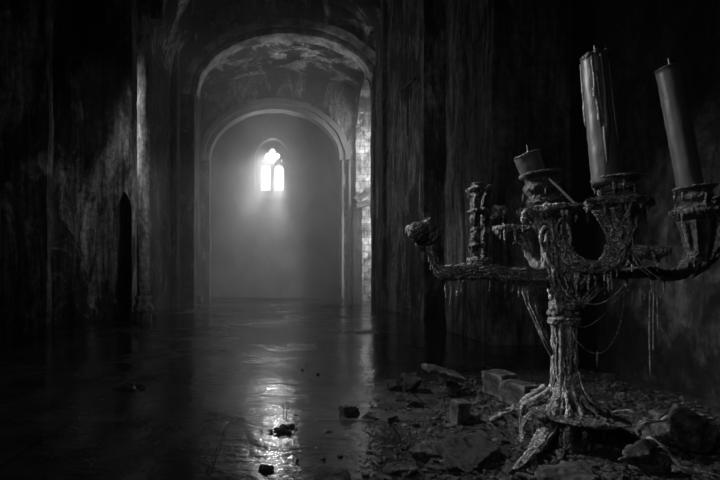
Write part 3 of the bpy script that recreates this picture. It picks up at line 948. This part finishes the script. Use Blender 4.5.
clump(283, 433, 32, 5, 'flat jagged dark clump in the middle of the bright wet reflection', 1)
clump(266, 474, 13, 6, 'small dark clump at the bottom edge of the wet reflection', 2)
clump(128, 390, 34, 5, 'flat dark clump on the dry floor at far left', 3)
rock_at(335, 492, 60, 10, 1.0, 'flat pale paving fragment at the bottom edge', 'slab', 'stone', name='paving_fragment')
rock_at(488, 476, 74, 40, 1.0, 'big dark sloping slab in front of the candelabra', 'slab', 'stone_dark', .4, name='stone_slab', tilt=.25, lift=-.1)
rock_at(592, 500, 84, 34, .9, 'gritty wedge of masonry in front of the candelabra foot', 'masonry', 'stone', .2, name='masonry_chunk', tilt=-.15, lift=-.05)
rock_at(660, 488, 52, 52, .9, 'pointed rock jutting up at lower right', 'rock', 'stone', .3, name='rubble_rock', tilt=.2, npt=11)
rock_at(672, 452, 40, 28, .9, 'angular rock behind the pointed rock', 'rock', 'stone', .8, name='rubble_rock')
rock_at(712, 462, 54, 40, .9, 'large sloping rock at the right edge', 'rock', 'stone', .5, name='rubble_rock', tilt=.35)
rock_at(700, 432, 60, 16, .7, 'long flat slab resting behind the large sloping rock', 'slab', 'stone', .2, name='stone_slab')
rock_at(638, 440, 34, 14, .8, 'low flat stone right of the candelabra foot', mat='stone')
rock_at(476, 424, 26, 14, .8, 'flat stone between the upright brick and the candelabra', mat='stone')
rock_at(430, 462, 34, 16, .9, 'low stone in the debris nearest the lower edge', mat='stone')
rock_at(462, 470, 30, 14, .9, 'jagged stone leaning on the big dark slab', mat='stone', tilt=.3)
rock_at(404, 478, 36, 10, .9, 'thin plate of plaster lying flat in the debris', 'plaster piece', 'stone', name='plaster_fragment')
rock_at(708, 397, 9, 9, .9, 'small round pale stone at the foot of the right wall', mat='stone_pale')
o = rock_at(160, 300, 13, 12, .9, 'small pale block in the haze near the round column', 'stone', 'stone_pale')
rock_at(197, 304, 10, 9, .9, 'small hazy stone by the far arch pier', 'stone', 'stone_pale')

# countable medium rubble
protos = []
for i in range(5):
    o = hull_rock('rubble_piece', (0,0,0), (.13,.1,.08), (0,0,i), 'stone' if i % 2 else 'stone_dark', 40+i, 12)
    protos.append(o)
k = 0
taken = []
tries = 0
while k < 90 and tries < 5000:
    tries += 1
    y = rng.uniform(2.15, 4.9); px = rng.uniform(385, 730); x = (px-VX)/F*y
    if x > 3.3 or math.hypot(x-CX, y-CY) < .3 or rng.random() > min(1, (px-350)/150): continue
    s = rng.uniform(.25, 1.0)
    if any(math.hypot(x-a, y-b) < .07*(s+c) for a, b, c in taken): continue
    taken.append((x, y, s))
    if k < 5: o = protos[k]
    else: o = protos[rng.randrange(5)].copy(); COL.objects.link(o)
    o.location = (x, y, max(0, ground_h(x, y))+.022*s); o.scale = (s, s, s)
    o.rotation_euler = (rng.uniform(-.3,.3), rng.uniform(-.3,.3), rng.uniform(0, 6))
    setp(o, 'small angular piece of rubble lying loose around the candelabra foot', 'rubble', 'loose rubble around the candelabra')
    k += 1

# dry roots lying over the stones
def root_at(pl, label):
    pp = [(p+Vector((0, 0, .012*noise.noise(p*30))), r*.7*(1+.5*noise.noise(p*40))) for p, r in path(pl, 9)]
    bm = bmesh.new(); tube(bm, pp, 8, .02)
    for q_ in range(5):
        p, r = pp[3+q_*4]; tube(bm, catmull([(p, r*.6), (p+Vector((R.uniform(-.05,.05), R.uniform(-.04,.04), -.02)), r*.4), (p+Vector((R.uniform(-.12,.12), R.uniform(-.08,.08), -.05)), r*.15)], 4), 5)
    setp(link('dry_root', bm, 'crust', smooth=True, origin=pp[0][0]), label, 'root')
root_at([(644,440,2.5,1.6), (655,440,2.42,2), (668,452,2.36,2), (682,468,2.3,1.8), (706,476,2.26,1.4)], 'pale dry root curving over the pointed rock')
root_at([(610,414,3.0,2), (625,410,3.0,2), (650,420,2.95,1.8), (680,418,3.0,1.5), (700,426,3.0,1)], 'thin dry root trailing from the base plate to the right')
root_at([(545,386,3.3,3), (525,400,3.3,4), (508,412,3.25,3.5), (490,420,3.2,2)], 'thick root sloping from the shaft down to the left stones')
root_at([(498,440,2.75,1.6), (480,447,2.7,1.8), (460,455,2.65,1.6), (440,461,2.6,1)], 'crooked dry root on top of the big dark slab')

# ------------------------------------------------------------------ light
def area(name, loc, target, sx, sy, power, spread=180):
    l = bpy.data.lights.new(name, 'AREA'); l.shape = 'RECTANGLE'; l.size = sx; l.size_y = sy; l.energy = power
    l.spread = math.radians(spread)
    o = bpy.data.objects.new(name, l); COL.objects.link(o); o.location = loc
    o.rotation_euler = (Vector(target)-Vector(loc)).to_track_quat('-Z', 'Y').to_euler()
    return o
def spot(name, loc, target, power, angle, blend=.5, rad=.2):
    l = bpy.data.lights.new(name, 'SPOT'); l.energy = power; l.spot_size = math.radians(angle); l.spot_blend = blend; l.shadow_soft_size = rad
    o = bpy.data.objects.new(name, l); COL.objects.link(o); o.location = loc
    o.rotation_euler = (Vector(target)-Vector(loc)).to_track_quat('-Z', 'Y').to_euler()
    return o
wc = Vector((wx(272.5), WY-.1, wz(176)))
area('window_daylight', wc+Vector((0, .75, .2)), wc+Vector((-.05, -1, 0)), 2.4, 3.4, 170, 170)
spot('window_shaft', wc+Vector((.5, 2.4, 2.1)), wc+Vector((0, 0, 0)), 9500, 60, .6, .6)
spot('window_skylight_right', wc+Vector((2.4, 2.2, .9)), wc+Vector((0, 0, 0)), 4000, 60, .6, .7)
spot('window_skylight_left', wc+Vector((-2.4, 2.2, .6)), wc+Vector((0, 0, 0)), 3400, 60, .6, .7)
spot('window_ground_bounce', wc+Vector((0, 2.4, -2.2)), wc+Vector((0, 0, 0)), 4000, 60, .6, .7)
# daylight outside the side opening, raking its far jamb and the vault
area('side_daylight', (5.6, 20.2, 6.4), (3.7, 22.7, 5.8), 1.0, 8.5, 520, 150)
spot('arch_fill', (-2.6, 14.5, 4.0), (2.4, 18.8, 10.0), 800, 24, .9, .4)  # added spot inside the nave to brighten the near arch band
spot('side_upward', (4.7, 20.6, 4.2), (0.9, 19.5, 11.0), 80, 75, .8, .4)
# unseen fill lamps added inside the hall for walls, floor and candelabra
area('left_side_fill', (-4.6, 10.4, 5.0), (3.5, 15, 2.6), .8, 2.0, 18, 90)  # added lamp to lift the right rear wall
area('right_side_fill', (3.0, 6.4, 3.4), (-4.9, 11.5, 2.4), .8, 1.2, 5.5, 42)  # added lamp to lift the left wall and pier
spot('column_glint', (2.9, 9.5, 1.6), (-3.45, 11.55, 3.0), 170, 24, 1.0, .3)  # narrow spot added so the round column shows
spot('low_pillar_fill', (-3.6, 7.4, 2.2), (3.2, 8.8, 1.6), 170, 15, 1.0, .3)  # low spot added to brighten the foot of the right pillar
area('candelabra_rim', (-1.4, 4.7, 3.4), (1.9, 3.0, .9), .3, .3, 24, 60)  # unseen rim lamp added at left, placed to suit the candle highlights
area('front_glow', (-1.4, .6, 2.6), (1.7, 3.0, .8), .4, .4, 1.6, 60)  # weak front lamp added for the candelabra
area('floor_fill', (-2.5, -2.0, 4.5), (-2.5, 6, 0), 2.0, 1.0, 8, 120)

# ------------------------------------------------------------------ haze and world
w = bpy.data.worlds.new('haze_world'); SC.world = w; w.use_nodes = True
nt = w.node_tree; nt.nodes.clear()
ow = nt.nodes.new('ShaderNodeOutputWorld'); bg = nt.nodes.new('ShaderNodeBackground')
bg.inputs[0].default_value = (1,1,1,1); bg.inputs[1].default_value = .0
vs_ = nt.nodes.new('ShaderNodeVolumeScatter'); vs_.inputs['Anisotropy'].default_value = .3
g_ = nt.nodes.new('ShaderNodeTexCoord'); s_ = nt.nodes.new('ShaderNodeSeparateXYZ'); nt.links.new(g_.outputs['Object'], s_.inputs[0])
mr = nt.nodes.new('ShaderNodeMapRange'); mr.interpolation_type = 'SMOOTHSTEP'
for i_, v_ in ((1, 9.5), (2, 24.0), (3, .001), (4, .058)): mr.inputs[i_].default_value = v_
nt.links.new(s_.outputs[1], mr.inputs[0]); 
mp_ = nt.nodes.new('ShaderNodeMapping'); mp_.vector_type = 'POINT'  # haze thickened around the window, partly standing in for lens glow
mp_.inputs['Location'].default_value = (1.0/4.2, -23.4/4.0, -5.0/4.2); mp_.inputs['Scale'].default_value = (1/4.2, 1/4.0, 1/4.2)
nt.links.new(g_.outputs['Object'], mp_.inputs[0])
ln_ = nt.nodes.new('ShaderNodeVectorMath'); ln_.operation = 'LENGTH'; nt.links.new(mp_.outputs[0], ln_.inputs[0])
m2 = nt.nodes.new('ShaderNodeMapRange'); m2.interpolation_type = 'SMOOTHERSTEP'
for i_, v_ in ((1, 0.0), (2, 1.0), (3, .085), (4, 0.0)): m2.inputs[i_].default_value = v_
nt.links.new(ln_.outputs['Value'], m2.inputs[0])
ad_ = nt.nodes.new('ShaderNodeMath'); ad_.operation = 'ADD'; nt.links.new(mr.outputs[0], ad_.inputs[0]); nt.links.new(m2.outputs[0], ad_.inputs[1])
nt.links.new(ad_.outputs[0], vs_.inputs['Density'])
vs_.inputs['Color'].default_value = (1,1,1,1)
nt.links.new(bg.outputs[0], ow.inputs[0]); nt.links.new(vs_.outputs[0], ow.inputs['Volume'])
SC.cycles.volume_bounces = 1
SC.cycles.volume_step_rate = 2.0
SC.cycles.max_bounces = 5
SC.cycles.diffuse_bounces = 2
SC.cycles.sample_clamp_indirect = 4
SC.cycles.use_denoising = True
SC.view_settings.view_transform = 'Standard'
SC.view_settings.look = 'None'
SC.view_settings.exposure = 0
